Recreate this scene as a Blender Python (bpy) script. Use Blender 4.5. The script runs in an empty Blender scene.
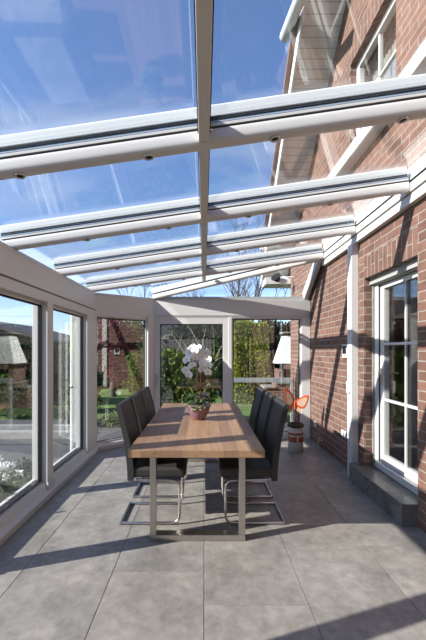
import bpy, math, random
from mathutils import Vector, Matrix, Euler
PI = math.pi
R = math.radians
scene = bpy.context.scene
COL = scene.collection
random.seed(11)

# ------------------------------------------------------------------ materials
def new_mat(name):
    m = bpy.data.materials.new(name); m.use_nodes = True
    nt = m.node_tree
    for n in list(nt.nodes): nt.nodes.remove(n)
    out = nt.nodes.new('ShaderNodeOutputMaterial')
    return m, nt, out

def N(nt, kind, **kw):
    n = nt.nodes.new(kind)
    for k, v in kw.items():
        if k in n.inputs: n.inputs[k].default_value = v
        else: setattr(n, k, v)
    return n

def c4(c): return (c[0], c[1], c[2], 1)

def simple(name, col, rough=.5, metal=0, var=.08, scale=8, bump=0, bscale=60, spec=.5, coat=0, col2=None, coords='Object', stretch=(1, 1, 1)):
    m, nt, out = new_mat(name)
    b = N(nt, 'ShaderNodeBsdfPrincipled')
    b.inputs['Roughness'].default_value = rough
    b.inputs['Metallic'].default_value = metal
    b.inputs['Specular IOR Level'].default_value = spec
    b.inputs['Coat Weight'].default_value = coat
    tc = N(nt, 'ShaderNodeTexCoord')
    mp = N(nt, 'ShaderNodeMapping'); mp.inputs['Scale'].default_value = stretch
    nt.links.new(tc.outputs[coords], mp.inputs[0])
    no = N(nt, 'ShaderNodeTexNoise', Scale=scale, Detail=5.0)
    nt.links.new(mp.outputs[0], no.inputs['Vector'])
    mx = N(nt, 'ShaderNodeMix', data_type='RGBA')
    c2 = col2 if col2 else tuple(max(0, x * (1 - 2.2 * var)) for x in col)
    mx.inputs[6].default_value = c4(col2 if col2 else tuple(min(1, x * (1 + var)) for x in col))
    mx.inputs[7].default_value = c4(col if col2 else tuple(max(0, x * (1 - var)) for x in col))
    nt.links.new(no.outputs['Fac'], mx.inputs[0])
    nt.links.new(mx.outputs[2], b.inputs['Base Color'])
    if bump:
        n2 = N(nt, 'ShaderNodeTexNoise', Scale=bscale, Detail=4.0)
        nt.links.new(mp.outputs[0], n2.inputs['Vector'])
        bp = N(nt, 'ShaderNodeBump', Strength=bump, Distance=.01)
        nt.links.new(n2.outputs['Fac'], bp.inputs['Height'])
        nt.links.new(bp.outputs[0], b.inputs['Normal'])
    nt.links.new(b.outputs[0], out.inputs[0])
    return m

def glass_mat(name, tint=(.97, .98, .98), boost=1.7):
    m, nt, out = new_mat(name)
    tr = N(nt, 'ShaderNodeBsdfTransparent'); tr.inputs[0].default_value = c4(tint)
    gl = N(nt, 'ShaderNodeBsdfGlossy'); gl.inputs['Roughness'].default_value = 0.0
    gl.inputs[0].default_value = (1, 1, 1, 1)
    lw = N(nt, 'ShaderNodeLayerWeight', Blend=.5)
    p = N(nt, 'ShaderNodeMath', operation='POWER'); p.inputs[1].default_value = 5
    nt.links.new(lw.outputs['Facing'], p.inputs[0])
    ma = N(nt, 'ShaderNodeMath', operation='MULTIPLY_ADD'); ma.inputs[1].default_value = .9; ma.inputs[2].default_value = .042 * boost
    ma.use_clamp = True
    nt.links.new(p.outputs[0], ma.inputs[0])
    mx = N(nt, 'ShaderNodeMixShader')
    nt.links.new(ma.outputs[0], mx.inputs[0])
    nt.links.new(tr.outputs[0], mx.inputs[1]); nt.links.new(gl.outputs[0], mx.inputs[2])
    nt.links.new(mx.outputs[0], out.inputs[0])
    return m

def brick_mat(name, soldier=False, dark=1.0):
    m, nt, out = new_mat(name)
    b = N(nt, 'ShaderNodeBsdfPrincipled', Roughness=.85)
    g = N(nt, 'ShaderNodeNewGeometry'); s = N(nt, 'ShaderNodeSeparateXYZ')
    nt.links.new(g.outputs['Position'], s.inputs[0])
    ad = N(nt, 'ShaderNodeMath', operation='ADD')
    nt.links.new(s.outputs[0], ad.inputs[0]); nt.links.new(s.outputs[1], ad.inputs[1])
    cb = N(nt, 'ShaderNodeCombineXYZ')
    br = N(nt, 'ShaderNodeTexBrick')
    br.inputs['Scale'].default_value = 1
    if soldier:
        nt.links.new(s.outputs[2], cb.inputs[0]); nt.links.new(ad.outputs[0], cb.inputs[1])
        mp = N(nt, 'ShaderNodeMapping'); mp.inputs['Location'].default_value = (-2.315, 0, 0)
        nt.links.new(cb.outputs[0], mp.inputs[0])
        br.offset = .5
    else:
        nt.links.new(ad.outputs[0], cb.inputs[0]); nt.links.new(s.outputs[2], cb.inputs[1])
        mp = N(nt, 'ShaderNodeMapping')
        nt.links.new(cb.outputs[0], mp.inputs[0])
    br.inputs['Brick Width'].default_value = .25
    br.inputs['Row Height'].default_value = .0833
    br.inputs['Mortar Size'].default_value = .0065
    br.inputs['Mortar Smooth'].default_value = .25
    br.inputs['Bias'].default_value = 0
    br.inputs['Color1'].default_value = c4([x * dark for x in (.195, .098, .068)])
    br.inputs['Color2'].default_value = c4([x * dark for x in (.128, .062, .044)])
    br.inputs['Mortar'].default_value = c4([x * dark for x in (.265, .23, .19)])
    nt.links.new(mp.outputs[0], br.inputs['Vector'])
    no = N(nt, 'ShaderNodeTexNoise', Scale=14.0, Detail=6.0)
    nt.links.new(g.outputs['Position'], no.inputs['Vector'])
    mr = N(nt, 'ShaderNodeMapRange'); mr.inputs[1].default_value = .3; mr.inputs[2].default_value = .7; mr.inputs[3].default_value = .8; mr.inputs[4].default_value = 1.15
    nt.links.new(no.outputs['Fac'], mr.inputs[0])
    mul = N(nt, 'ShaderNodeVectorMath', operation='SCALE')
    nt.links.new(br.outputs['Color'], mul.inputs[0]); nt.links.new(mr.outputs[0], mul.inputs['Scale'])
    nt.links.new(mul.outputs[0], b.inputs['Base Color'])
    bp = N(nt, 'ShaderNodeBump', Strength=.6, Distance=.008); bp.invert = True
    nt.links.new(br.outputs['Fac'], bp.inputs['Height'])
    nt.links.new(bp.outputs[0], b.inputs['Normal'])
    nt.links.new(b.outputs[0], out.inputs[0])
    return m

def tile_mat(name, base, rough=.42):
    m, nt, out = new_mat(name)
    b = N(nt, 'ShaderNodeBsdfPrincipled')
    b.inputs['Specular IOR Level'].default_value = .45
    g = N(nt, 'ShaderNodeNewGeometry')
    n1 = N(nt, 'ShaderNodeTexNoise', Scale=3.4, Detail=8.0, Roughness=.65)
    n2 = N(nt, 'ShaderNodeTexNoise', Scale=14.0, Detail=6.0, Roughness=.7)
    n3 = N(nt, 'ShaderNodeTexNoise', Scale=1.1, Detail=3.0)
    off = N(nt, 'ShaderNodeVectorMath', operation='ADD')
    cb = N(nt, 'ShaderNodeCombineXYZ')
    sc = N(nt, 'ShaderNodeMath', operation='MULTIPLY'); sc.inputs[1].default_value = 37
    nt.links.new(g.outputs['Random Per Island'], sc.inputs[0])
    nt.links.new(sc.outputs[0], cb.inputs[2])
    nt.links.new(g.outputs['Position'], off.inputs[0]); nt.links.new(cb.outputs[0], off.inputs[1])
    for n in (n1, n2, n3): nt.links.new(off.outputs[0], n.inputs['Vector'])
    r1 = N(nt, 'ShaderNodeMapRange'); r1.inputs[1].default_value = .3; r1.inputs[2].default_value = .7; r1.inputs[3].default_value = .68; r1.inputs[4].default_value = 1.28
    nt.links.new(n1.outputs['Fac'], r1.inputs[0])
    r2 = N(nt, 'ShaderNodeMapRange'); r2.inputs[1].default_value = .35; r2.inputs[2].default_value = .65; r2.inputs[3].default_value = .78; r2.inputs[4].default_value = 1.10
    nt.links.new(n2.outputs['Fac'], r2.inputs[0])
    r4 = N(nt, 'ShaderNodeMapRange'); r4.inputs[3].default_value = .93; r4.inputs[4].default_value = 1.06
    nt.links.new(g.outputs['Random Per Island'], r4.inputs[0])
    mm = N(nt, 'ShaderNodeMath', operation='MULTIPLY'); nt.links.new(r1.outputs[0], mm.inputs[0]); nt.links.new(r2.outputs[0], mm.inputs[1])
    mm2 = N(nt, 'ShaderNodeMath', operation='MULTIPLY'); nt.links.new(mm.outputs[0], mm2.inputs[0]); nt.links.new(r4.outputs[0], mm2.inputs[1])
    mx = N(nt, 'ShaderNodeMix', data_type='RGBA'); mx.inputs[6].default_value = c4(base); mx.inputs[7].default_value = c4((base[0] * 1.02, base[1] * .97, base[2] * .90))
    nt.links.new(n3.outputs['Fac'], mx.inputs[0])
    v = N(nt, 'ShaderNodeVectorMath', operation='SCALE'); nt.links.new(mx.outputs[2], v.inputs[0]); nt.links.new(mm2.outputs[0], v.inputs['Scale'])
    nt.links.new(v.outputs[0], b.inputs['Base Color'])
    r3 = N(nt, 'ShaderNodeMapRange'); r3.inputs[3].default_value = rough - .08; r3.inputs[4].default_value = rough + .12
    nt.links.new(n1.outputs['Fac'], r3.inputs[0]); nt.links.new(r3.outputs[0], b.inputs['Roughness'])
    bp = N(nt, 'ShaderNodeBump', Strength=.08, Distance=.01); nt.links.new(n2.outputs['Fac'], bp.inputs['Height']); nt.links.new(bp.outputs[0], b.inputs['Normal'])
    nt.links.new(b.outputs[0], out.inputs[0])
    return m

def wood_mat(name):
    m, nt, out = new_mat(name)
    b = N(nt, 'ShaderNodeBsdfPrincipled', Roughness=.5)
    tc = N(nt, 'ShaderNodeTexCoord')
    # solid glued boards, running along the table, cut at staggered lengths
    rot = N(nt, 'ShaderNodeMapping'); rot.inputs['Rotation'].default_value = (0, 0, PI / 2)
    nt.links.new(tc.outputs['Object'], rot.inputs[0])
    br = N(nt, 'ShaderNodeTexBrick'); br.inputs['Scale'].default_value = 1
    br.inputs['Brick Width'].default_value = 1.15; br.inputs['Row Height'].default_value = .104
    br.inputs['Mortar Size'].default_value = .0009; br.offset = .37
    br.inputs['Color1'].default_value = (.37, .22, .124, 1); br.inputs['Color2'].default_value = (.235, .132, .074, 1)
    br.inputs['Mortar'].default_value = (.10, .05, .03, 1)
    nt.links.new(rot.outputs[0], br.inputs['Vector'])
    mp = N(nt, 'ShaderNodeMapping'); mp.inputs['Scale'].default_value = (14, 1.1, 14)
    nt.links.new(tc.outputs['Object'], mp.inputs[0])
    no = N(nt, 'ShaderNodeTexNoise', Scale=3.0, Detail=8.0, Roughness=.65, Distortion=.6)
    nt.links.new(mp.outputs[0], no.inputs['Vector'])
    mr = N(nt, 'ShaderNodeMapRange'); mr.inputs[1].default_value = .3; mr.inputs[2].default_value = .7; mr.inputs[3].default_value = .72; mr.inputs[4].default_value = 1.2
    nt.links.new(no.outputs['Fac'], mr.inputs[0])
    v = N(nt, 'ShaderNodeVectorMath', operation='SCALE'); nt.links.new(br.outputs['Color'], v.inputs[0]); nt.links.new(mr.outputs[0], v.inputs['Scale'])
    # small dark knots
    vo = N(nt, 'ShaderNodeTexVoronoi', Scale=4.5)
    mp2 = N(nt, 'ShaderNodeMapping'); mp2.inputs['Scale'].default_value = (1.6, .8, 1)
    nt.links.new(tc.outputs['Object'], mp2.inputs[0]); nt.links.new(mp2.outputs[0], vo.inputs['Vector'])
    kr = N(nt, 'ShaderNodeMapRange'); kr.inputs[1].default_value = .03; kr.inputs[2].default_value = .09; kr.inputs[3].default_value = .35; kr.inputs[4].default_value = 1
    nt.links.new(vo.outputs['Distance'], kr.inputs[0])
    v2 = N(nt, 'ShaderNodeVectorMath', operation='SCALE'); nt.links.new(v.outputs[0], v2.inputs[0]); nt.links.new(kr.outputs[0], v2.inputs['Scale'])
    nt.links.new(v2.outputs[0], b.inputs['Base Color'])
    bp = N(nt, 'ShaderNodeBump', Strength=.2, Distance=.004); nt.links.new(no.outputs['Fac'], bp.inputs['Height']); nt.links.new(bp.outputs[0], b.inputs['Normal'])
    nt.links.new(b.outputs[0], out.inputs[0])
    return m

def leaf_mat(name, c1, c2, trans=.35):
    m, nt, out = new_mat(name)
    b = N(nt, 'ShaderNodeBsdfPrincipled', Roughness=.65)
    b.inputs['Specular IOR Level'].default_value = .25
    g = N(nt, 'ShaderNodeNewGeometry')
    mx = N(nt, 'ShaderNodeMix', data_type='RGBA'); mx.inputs[6].default_value = c4(c1); mx.inputs[7].default_value = c4(c2)
    nt.links.new(g.outputs['Random Per Island'], mx.inputs[0])
    nt.links.new(mx.outputs[2], b.inputs['Base Color'])
    t = N(nt, 'ShaderNodeBsdfTranslucent'); nt.links.new(mx.outputs[2], t.inputs[0])
    s = N(nt, 'ShaderNodeMixShader'); s.inputs[0].default_value = trans
    nt.links.new(b.outputs[0], s.inputs[1]); nt.links.new(t.outputs[0], s.inputs[2])
    nt.links.new(s.outputs[0], out.inputs[0])
    return m

def stripes_mat(name, col, gapcol, period, axis=1, gap=.06, rough=.5):
    m, nt, out = new_mat(name)
    b = N(nt, 'ShaderNodeBsdfPrincipled', Roughness=rough)
    g = N(nt, 'ShaderNodeNewGeometry'); s = N(nt, 'ShaderNodeSeparateXYZ'); nt.links.new(g.outputs['Position'], s.inputs[0])
    d = N(nt, 'ShaderNodeMath', operation='DIVIDE'); d.inputs[1].default_value = period
    nt.links.new(s.outputs[axis], d.inputs[0])
    f = N(nt, 'ShaderNodeMath', operation='FRACT'); nt.links.new(d.outputs[0], f.inputs[0])
    l = N(nt, 'ShaderNodeMath', operation='LESS_THAN'); l.inputs[1].default_value = gap; nt.links.new(f.outputs[0], l.inputs[0])
    mx = N(nt, 'ShaderNodeMix', data_type='RGBA'); mx.inputs[6].default_value = c4(col); mx.inputs[7].default_value = c4(gapcol)
    nt.links.new(l.outputs[0], mx.inputs[0]); nt.links.new(mx.outputs[2], b.inputs['Base Color'])
    nt.links.new(b.outputs[0], out.inputs[0])
    return m

M = {}
M['white'] = simple('white_frame', (.66, .635, .605), .38, var=.015, scale=3)
M['white_bright'] = simple('white_outer_cap', (.56, .58, .575), .5, var=.005, scale=3)
M['gasket'] = simple('black_gasket', (.012, .012, .013), .7, var=.1, spec=.2)
M['seam'] = simple('grey_seam', (.16, .15, .14), .6, var=.1)
M['glass'] = glass_mat('window_glass', (.96, .975, .97), 2.8)
M['roofglass'] = glass_mat('roof_glass', (.97, .985, .985), 2.1)
M['brick'] = brick_mat('brick_wall')
M['soldier'] = brick_mat('brick_soldier_course', True)
M['tile'] = tile_mat('concrete_look_tile', (.285, .266, .246))
M['steptile'] = tile_mat('dark_step_tile', (.17, .165, .15), .26)
M['grout'] = simple('grout', (.14, .13, .12), .9)
M['wood'] = wood_mat('oak_boards')
M['steel'] = simple('brushed_steel', (.56, .52, .47), .32, 1, var=.06, scale=40, stretch=(1, 1, 8))
M['chrome'] = simple('chrome_tube', (.58, .55, .52), .26, 1, var=.03)
M['leather'] = simple('charcoal_leather', (.030, .027, .025), .55, var=.12, scale=20, bump=.15, bscale=220, spec=.5)
M['thread'] = simple('dark_piping', (.02, .02, .021), .5)
M['pot'] = simple('mauve_glaze', (.27, .135, .185), .28, var=.12, scale=9, coat=.3)
M['soil'] = simple('bark_soil', (.06, .04, .03), .9, bump=.6, bscale=60)
M['orchid_white'] = simple('orchid_petal', (.88, .88, .86), .45, var=.03)
M['orchid_lip'] = simple('orchid_lip', (.75, .62, .25), .5)
M['stem'] = simple('orchid_stem', (.20, .14, .06), .5, col2=(.25, .08, .06), scale=12)
M['stick'] = simple('pale_stick', (.62, .54, .42), .6, var=.15)
M['leaf_dark'] = simple('orchid_leaf', (.045, .10, .03), .35, var=.25, scale=12)
M['ivy'] = leaf_mat('ivy_leaf', (.12, .22, .07), (.32, .40, .18), .2)
M['red_leaf'] = leaf_mat('red_berry', (.28, .03, .02), (.42, .07, .03), .1)
M['enamel'] = simple('white_enamel', (.50, .47, .43), .45, var=.2, scale=14)
M['band_red'] = simple('painted_red_band', (.36, .075, .04), .45, var=.25, scale=30)
M['twine'] = simple('dark_moss', (.05, .038, .022), .9, var=.5, scale=50, bump=.8, bscale=120)
M['orange'] = simple('orange_wing', (.66, .13, .03), .4, var=.1, col2=(.55, .05, .025), scale=6)
M['cream'] = simple('cream_wing', (.60, .40, .27), .45, var=.2, scale=14)
M['plastic_white'] = simple('white_plastic', (.80, .79, .77), .35, var=.02)
M['display'] = simple('dark_display', (.015, .015, .02), .15)
M['brass'] = simple('brass', (.62, .45, .22), .3, 1)
M['soffit'] = stripes_mat('soffit_boards', (.60, .57, .54), (.36, .34, .32), .085, 1, .10)
M['rooftile'] = stripes_mat('dark_roof_tiles', (.045, .040, .040), (.02, .02, .02), .3, 2, .15, .7)
M['brown_edge'] = simple('roof_tile_edge', (.17, .10, .08), .8)
M['shutter'] = stripes_mat('shutter_slats', (.40, .39, .37), (.16, .16, .16), .04, 2, .15)
M['room_wall'] = simple('plaster', (.42, .38, .33), .8)
M['room_floor'] = simple('brown_floor', (.14, .09, .06), .5)
M['curtain'] = simple('net_curtain', (.36, .33, .29), .8, scale=3, stretch=(1, 14, .3), var=.2)
M['pave'] = simple('grey_gravel', (.21, .205, .20), .9, var=.35, scale=3, bump=.6, bscale=40, coords='Generated')
def ground(name, c1, c2, scale):
    m, nt, out = new_mat(name)
    b = N(nt, 'ShaderNodeBsdfPrincipled', Roughness=.9)
    g = N(nt, 'ShaderNodeNewGeometry'); n1 = N(nt, 'ShaderNodeTexNoise', Scale=scale, Detail=8.0, Roughness=.7)
    nt.links.new(g.outputs['Position'], n1.inputs['Vector'])
    mr = N(nt, 'ShaderNodeMapRange'); mr.inputs[1].default_value = .35; mr.inputs[2].default_value = .65
    nt.links.new(n1.outputs['Fac'], mr.inputs[0])
    mx = N(nt, 'ShaderNodeMix', data_type='RGBA'); mx.inputs[6].default_value = c4(c1); mx.inputs[7].default_value = c4(c2)
    nt.links.new(mr.outputs[0], mx.inputs[0]); nt.links.new(mx.outputs[2], b.inputs['Base Color'])
    bp = N(nt, 'ShaderNodeBump', Strength=.8, Distance=.03); nt.links.new(n1.outputs['Fac'], bp.inputs['Height']); nt.links.new(bp.outputs[0], b.inputs['Normal'])
    nt.links.new(b.outputs[0], out.inputs[0]); return m
M['lawn'] = ground('mown_lawn', (.065, .115, .02), (.11, .18, .035), 6)
M['gravel'] = ground('gravel', (.055, .054, .055), (.095, .093, .09), 9)
M['earth'] = ground('bed_earth', (.05, .04, .03), (.10, .075, .055), 9)
M['stone'] = ground('light_stone', (.20, .195, .185), (.28, .27, .26), 9)
M['laurel'] = leaf_mat('laurel_leaf', (.055, .105, .014), (.145, .205, .035))
M['privet'] = leaf_mat('golden_hedge_leaf', (.17, .205, .02), (.33, .35, .045))
M['darkleaf'] = leaf_mat('dark_evergreen', (.010, .024, .009), (.024, .045, .014))
M['purple'] = leaf_mat('purple_leaf', (.07, .016, .02), (.14, .03, .035))
M['midleaf'] = leaf_mat('mid_green_leaf', (.06, .11, .025), (.13, .19, .05))
M['silver'] = leaf_mat('silver_leaf', (.30, .34, .26), (.50, .54, .46))
M['grassleaf'] = leaf_mat('grey_green_leaf', (.12, .16, .07), (.24, .28, .14))
M['petal'] = leaf_mat('pale_petal', (.75, .76, .78), (.85, .85, .85), .2)
M['bark'] = simple('grey_bark', (.075, .058, .048), .9, var=.25, scale=20)
M['palebark'] = simple('pale_twig', (.52, .43, .34), .8, var=.2, scale=20)
M['hood'] = simple('white_painted_hood', (.82, .80, .75), .6, var=.05)
M['fence'] = stripes_mat('dark_fence_boards', (.085, .075, .07), (.02, .02, .02), .14, 0, .1, .8)
M['housewall'] = simple('neighbour_wall', (.34, .27, .24), .8)
M['darkwall'] = simple('dark_shed_wall', (.07, .06, .055), .8)
M['reflect_grey'] = simple('grey_reflection_bar', (.30, .33, .33), .4)  # grey of the window-frame reflection, for the added rail and posts
M['blue_reflect'] = simple('pale_blue_reflection', (.36, .45, .58), .35)  # pale blue paints in the reflection along the roof glass edge
M['dish'] = simple('pale_shell', (.70, .66, .60), .5)

# ------------------------------------------------------------------ mesh builder
class MB:
    def __init__(s): s.v = []; s.f = []; s.m = []; s.sm = []
    def add(s, vs, fs, mi=0, smooth=False):
        o = len(s.v); s.v += [Vector(p) for p in vs]
        for f in fs: s.f.append([i + o for i in f]); s.m.append(mi); s.sm.append(smooth)
        return s
    def hexa(s, p, mi=0):   # p: 4 bottom, 4 top
        return s.add(p, [(3, 2, 1, 0), (4, 5, 6, 7), (0, 1, 5, 4), (1, 2, 6, 5), (2, 3, 7, 6), (3, 0, 4, 7)], mi)
    def box(s, x0, x1, y0, y1, z0, z1, mi=0):
        return s.hexa([(x0, y0, z0), (x1, y0, z0), (x1, y1, z0), (x0, y1, z0), (x0, y0, z1), (x1, y0, z1), (x1, y1, z1), (x0, y1, z1)], mi)
    def prism(s, poly, off, mi=0, smooth=False):
        n = len(poly); off = Vector(off)
        a = [Vector(p) for p in poly]; b = [p + off for p in a]
        s.add(a + b, [tuple(range(n - 1, -1, -1)), tuple(range(n, 2 * n))], mi)
        return s.add(a + b, [(i, (i + 1) % n, n + (i + 1) % n, n + i) for i in range(n)], mi, smooth)
    def beam(s, p0, p1, w, h, up=(0, 0, 1), mi=0):
        p0 = Vector(p0); p1 = Vector(p1); d = (p1 - p0).normalized(); sd = d.cross(Vector(up)).normalized(); u = sd.cross(d)
        a = [p0 + sd * i * w / 2 + u * j * h / 2 for i, j in ((-1, -1), (1, -1), (1, 1), (-1, 1))]
        return s.prism(a, p1 - p0, mi)
    def profile(s, p0, p1, prof, up=(0, 0, 1), mi=0, smooth=False):   # prof: (side, up) points
        p0 = Vector(p0); p1 = Vector(p1); d = (p1 - p0).normalized(); sd = d.cross(Vector(up)).normalized(); u = sd.cross(d)
        return s.prism([p0 + sd * a + u * b for a, b in prof], p1 - p0, mi, smooth)
    def tube(s, path, r, n=8, mi=0, cap=True):
        P = [Vector(p) for p in path]; rr = r if isinstance(r, (list, tuple)) else [r] * len(P)
        rings = []; up = Vector((0.13, 0.29, 1)).normalized()
        prev = None
        for i, p in enumerate(P):
            d = (P[min(i + 1, len(P) - 1)] - P[max(i - 1, 0)]).normalized()
            if prev is None:
                a = d.cross(up if abs(d.dot(up)) < .95 else Vector((1, 0, 0))).normalized()
            else:
                a = (prev - d * prev.dot(d)).normalized()
            prev = a; b = d.cross(a)
            rings.append([p + (a * math.cos(2 * PI * k / n + PI / n) + b * math.sin(2 * PI * k / n + PI / n)) * rr[i] for k in range(n)])
        vs = [q for rg in rings for q in rg]; fs = []
        for i in range(len(P) - 1):
            for k in range(n): fs.append((i * n + k, i * n + (k + 1) % n, (i + 1) * n + (k + 1) % n, (i + 1) * n + k))
        s.add(vs, fs, mi, n > 4)
        if cap:
            L = (len(P) - 1) * n
            s.add(rings[0] + rings[-1], [tuple(range(n - 1, -1, -1)), tuple(range(n, 2 * n))], mi)
        return s
    def lathe(s, prof, c=(0, 0, 0), n=32, mi=0, axis=None):
        c = Vector(c); vs = []; fs = []
        q = axis.to_track_quat('Z', 'Y') if axis is not None else None
        for r, z in prof:
            for k in range(n):
                p = Vector((r * math.cos(2 * PI * k / n), r * math.sin(2 * PI * k / n), z))
                vs.append(c + (q @ p if q else p))
        for i in range(len(prof) - 1):
            for k in range(n): fs.append((i * n + k, i * n + (k + 1) % n, (i + 1) * n + (k + 1) % n, (i + 1) * n + k))
        return s.add(vs, fs, mi, True)
    def leaf(s, p, d, u, L, W, mi=0):
        p = Vector(p); sd = d.cross(u).normalized() * W / 2
        return s.add([p, p + d * L * .5 + sd, p + d * L, p + d * L * .5 - sd], [(0, 1, 2, 3)], mi)

def wloc(o):
    v = Vector((0, 0, 0))
    while o is not None: v += o.location; o = o.parent
    return v

def build(mb, name, mats, parent=None, bevel=0, bseg=2, origin=None):
    me = bpy.data.meshes.new(name)
    if parent is not None: org = wloc(parent)
    elif origin is not None: org = Vector(origin)
    else:
        xs = [v.x for v in mb.v]; ys = [v.y for v in mb.v]; zs = [v.z for v in mb.v]
        org = Vector(((min(xs) + max(xs)) / 2, (min(ys) + max(ys)) / 2, min(zs)))
    me.from_pydata([tuple(v - org) for v in mb.v], [], mb.f)
    for m in (mats if isinstance(mats, (list, tuple)) else [mats]): me.materials.append(m)
    me.polygons.foreach_set('material_index', mb.m)
    me.polygons.foreach_set('use_smooth', mb.sm)
    me.update()
    o = bpy.data.objects.new(name, me); COL.objects.link(o)
    if parent is not None: o.parent = parent
    else: o.location = org
    if bevel:
        bv = o.modifiers.new('bevel', 'BEVEL'); bv.width = bevel; bv.segments = bseg; bv.limit_method = 'ANGLE'; bv.angle_limit = R(35)
        bv.harden_normals = False
    return o

def tag(o, label=None, cat=None, group=None, kind=None):
    if label: o['label'] = label
    if cat: o['category'] = cat
    if group: o['group'] = group
    if kind: o['kind'] = kind
    return o

def empty(name, loc=(0, 0, 0)):
    o = bpy.data.objects.new(name, None); COL.objects.link(o); o.location = loc; o.empty_display_size = .1
    return o

def struct(o, label, cat): return tag(o, label, cat, kind='structure')

def copy_tree(o, parent=None):
    c = o.copy(); COL.objects.link(c); c.parent = parent
    for ch in [x for x in o.children]: copy_tree(ch, c)
    return c

# ------------------------------------------------------------------ dimensions (metres; camera at the origin, looking +Y)
XL = -1.60      # inner face of the left glazing
XO = -1.76
XW = 1.82       # brick house wall
YB = 5.88       # far glazed wall
YF = -1.55      # wall behind the camera
ZE = 2.36       # eaves
def zr(x): return 2.60 + .146 * x          # underside of the rafters
GH = .125                                  # glass above the rafter underside
C1 = (-1.62, 5.12); C2 = (-.86, 5.88)      # cut-off corner

# ------------------------------------------------------------------ floor
mb = MB()
mb.box(-1.64, 2.0, YF, 5.95, -.08, -.004, 1)
W, L = .62, 1.24
base = 1.727 + .31
for k in range(-3, 4):
    x0 = k * W + .002; x1 = (k + 1) * W - .002
    y = base - .31 * k - 8 * L
    if x0 > 1.82: continue
    while y < 5.95:
        a = max(y + .0015, YF); b = min(y + L - .0015, 5.94)
        xa = max(x0, -1.64); xb = min(x1, 1.99)
        if b - a > .02 and xb - xa > .02:
            # cut the tiles along the slanting corner bay
            mb.box(xa, xb, a, b, -.012, 0)
        y += L
fl = build(mb, 'floor', [M['tile'], M['grout']], bevel=.0012, bseg=1)
struct(fl, 'grey concrete-look floor of long rectangular tiles', 'floor')

# ------------------------------------------------------------------ house wall with openings
DY0, DY1, DZ = 2.94, 3.92, 2.32
WY0, WY1, WZ0, WZ1 = 3.27, 4.30, 3.98, 5.05
X2 = XW + .30
XD0 = 1.925
mb = MB()
YH = 7.25
def slope(y): return 6.0 - .88 * (y - 4.4) - .02
y_ap = 1.5
def top(y): return slope(y) if y > y_ap else slope(2 * y_ap - y)
ya = -2.0
mb.box(XW, X2, ya, 2.80, -.2, 2.57); mb.box(XW, XD0, 2.80, DY0, -.2, DZ); mb.box(XW, X2, 2.80, DY0, DZ, 2.57); mb.box(XW, X2, DY1, YH, -.2, 2.57)
mb.box(XW, X2, DY0 - .13, DY1 + .13, DZ, 2.569, 1) if False else None
mb.box(XW, X2, DY0, DY1, DZ, 2.57, 1)
mb.box(XW, X2, ya, YH, 2.57, top(YH))
def strip(y0, y1, z0):
    mb.prism([(XW, y0, z0), (XW, y1, z0), (XW, y1, max(z0, top(y1))), (XW, y0, max(z0, top(y0)))], (.3, 0, 0))
z1 = top(YH)
strip(ya, y_ap, z1); strip(y_ap, WY0, z1)
mb.box(XW, X2, WY0, WY1, z1, WZ0)
mb.box(XW, X2, WY0, WY1, WZ1, WZ1 + .24, 1)
strip(WY0, WY1, WZ1 + .24); strip(WY1, YH, z1)
# end wall of the house
mb.box(X2, 6.0, YH - .3, YH, -.2, z1)
wr = build(mb, 'wall_right', [M['brick'], M['soldier']])
struct(wr, 'red brick house wall with soldier course above the door', 'wall')

# upstairs window
w = struct(empty('window_1', (XW + .1, (WY0 + WY1) / 2, WZ0)), 'upstairs white window in the brick gable, seen through the glass roof', 'window')
mb = MB(); t = .07
xa, xb = XW + .08, XW + .15
mb.box(xa, xb, WY0, WY1, WZ0, WZ0 + t); mb.box(xa, xb, WY0, WY1, WZ1 - t, WZ1)
mb.box(xa, xb, WY0, WY0 + t, WZ0 + t, WZ1 - t); mb.box(xa, xb, WY1 - t, WY1, WZ0 + t, WZ1 - t)
build(mb, 'window_frame', M['white'], w, .006)
mb = MB(); ym = (WY0 + WY1) / 2
mb.box(xa + .02, xb - .01, ym - .012, ym + .012, WZ0 + t, WZ1 - t)
mb.box(xa + .02, xb - .01, WY0 + t, WY1 - t, 4.5, 4.524)
build(mb, 'glazing_bar', M['white'], w)
mb = MB(); mb.box(xa + .03, xa + .04, WY0 + t, WY1 - t, WZ0 + t, WZ1 - t); build(mb, 'pane', M['glass'], w)
mb = MB()
for i in range(30):
    y0 = WY0 + t + i * (WY1 - WY0 - 2 * t) / 30
    mb.add([(xb + .1 + (.02 if i % 2 else 0), y0, WZ0 + .05), (xb + .1 + (0 if i % 2 else .02), y0 + .03, WZ0 + .05), (xb + .1 + (0 if i % 2 else .02), y0 + .03, WZ1 - .05), (xb + .1 + (.02 if i % 2 else 0), y0, WZ1 - .05)], [(0, 1, 2, 3)])
build(mb, 'net_curtain', M['curtain'], w)
mb = MB(); mb.box(XW - .04, XW + .09, WY0 - .05, WY1 + .05, WZ0 - .06, WZ0 - .002); build(mb, 'window_sill', M['white_bright'], w, .006)

mb = MB(); mb.profile((XW - .07, -1.5, 3.80), (XW - .07, 5.2, 3.80), [(-.07, -.06), (.07, -.06), (.07, .03), (.04, .075), (-.07, .075)])
struct(build(mb, 'trim_1', M['white_bright'], bevel=.01), 'long white ledge profile on the brick wall under the upstairs window', 'ledge')

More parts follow.
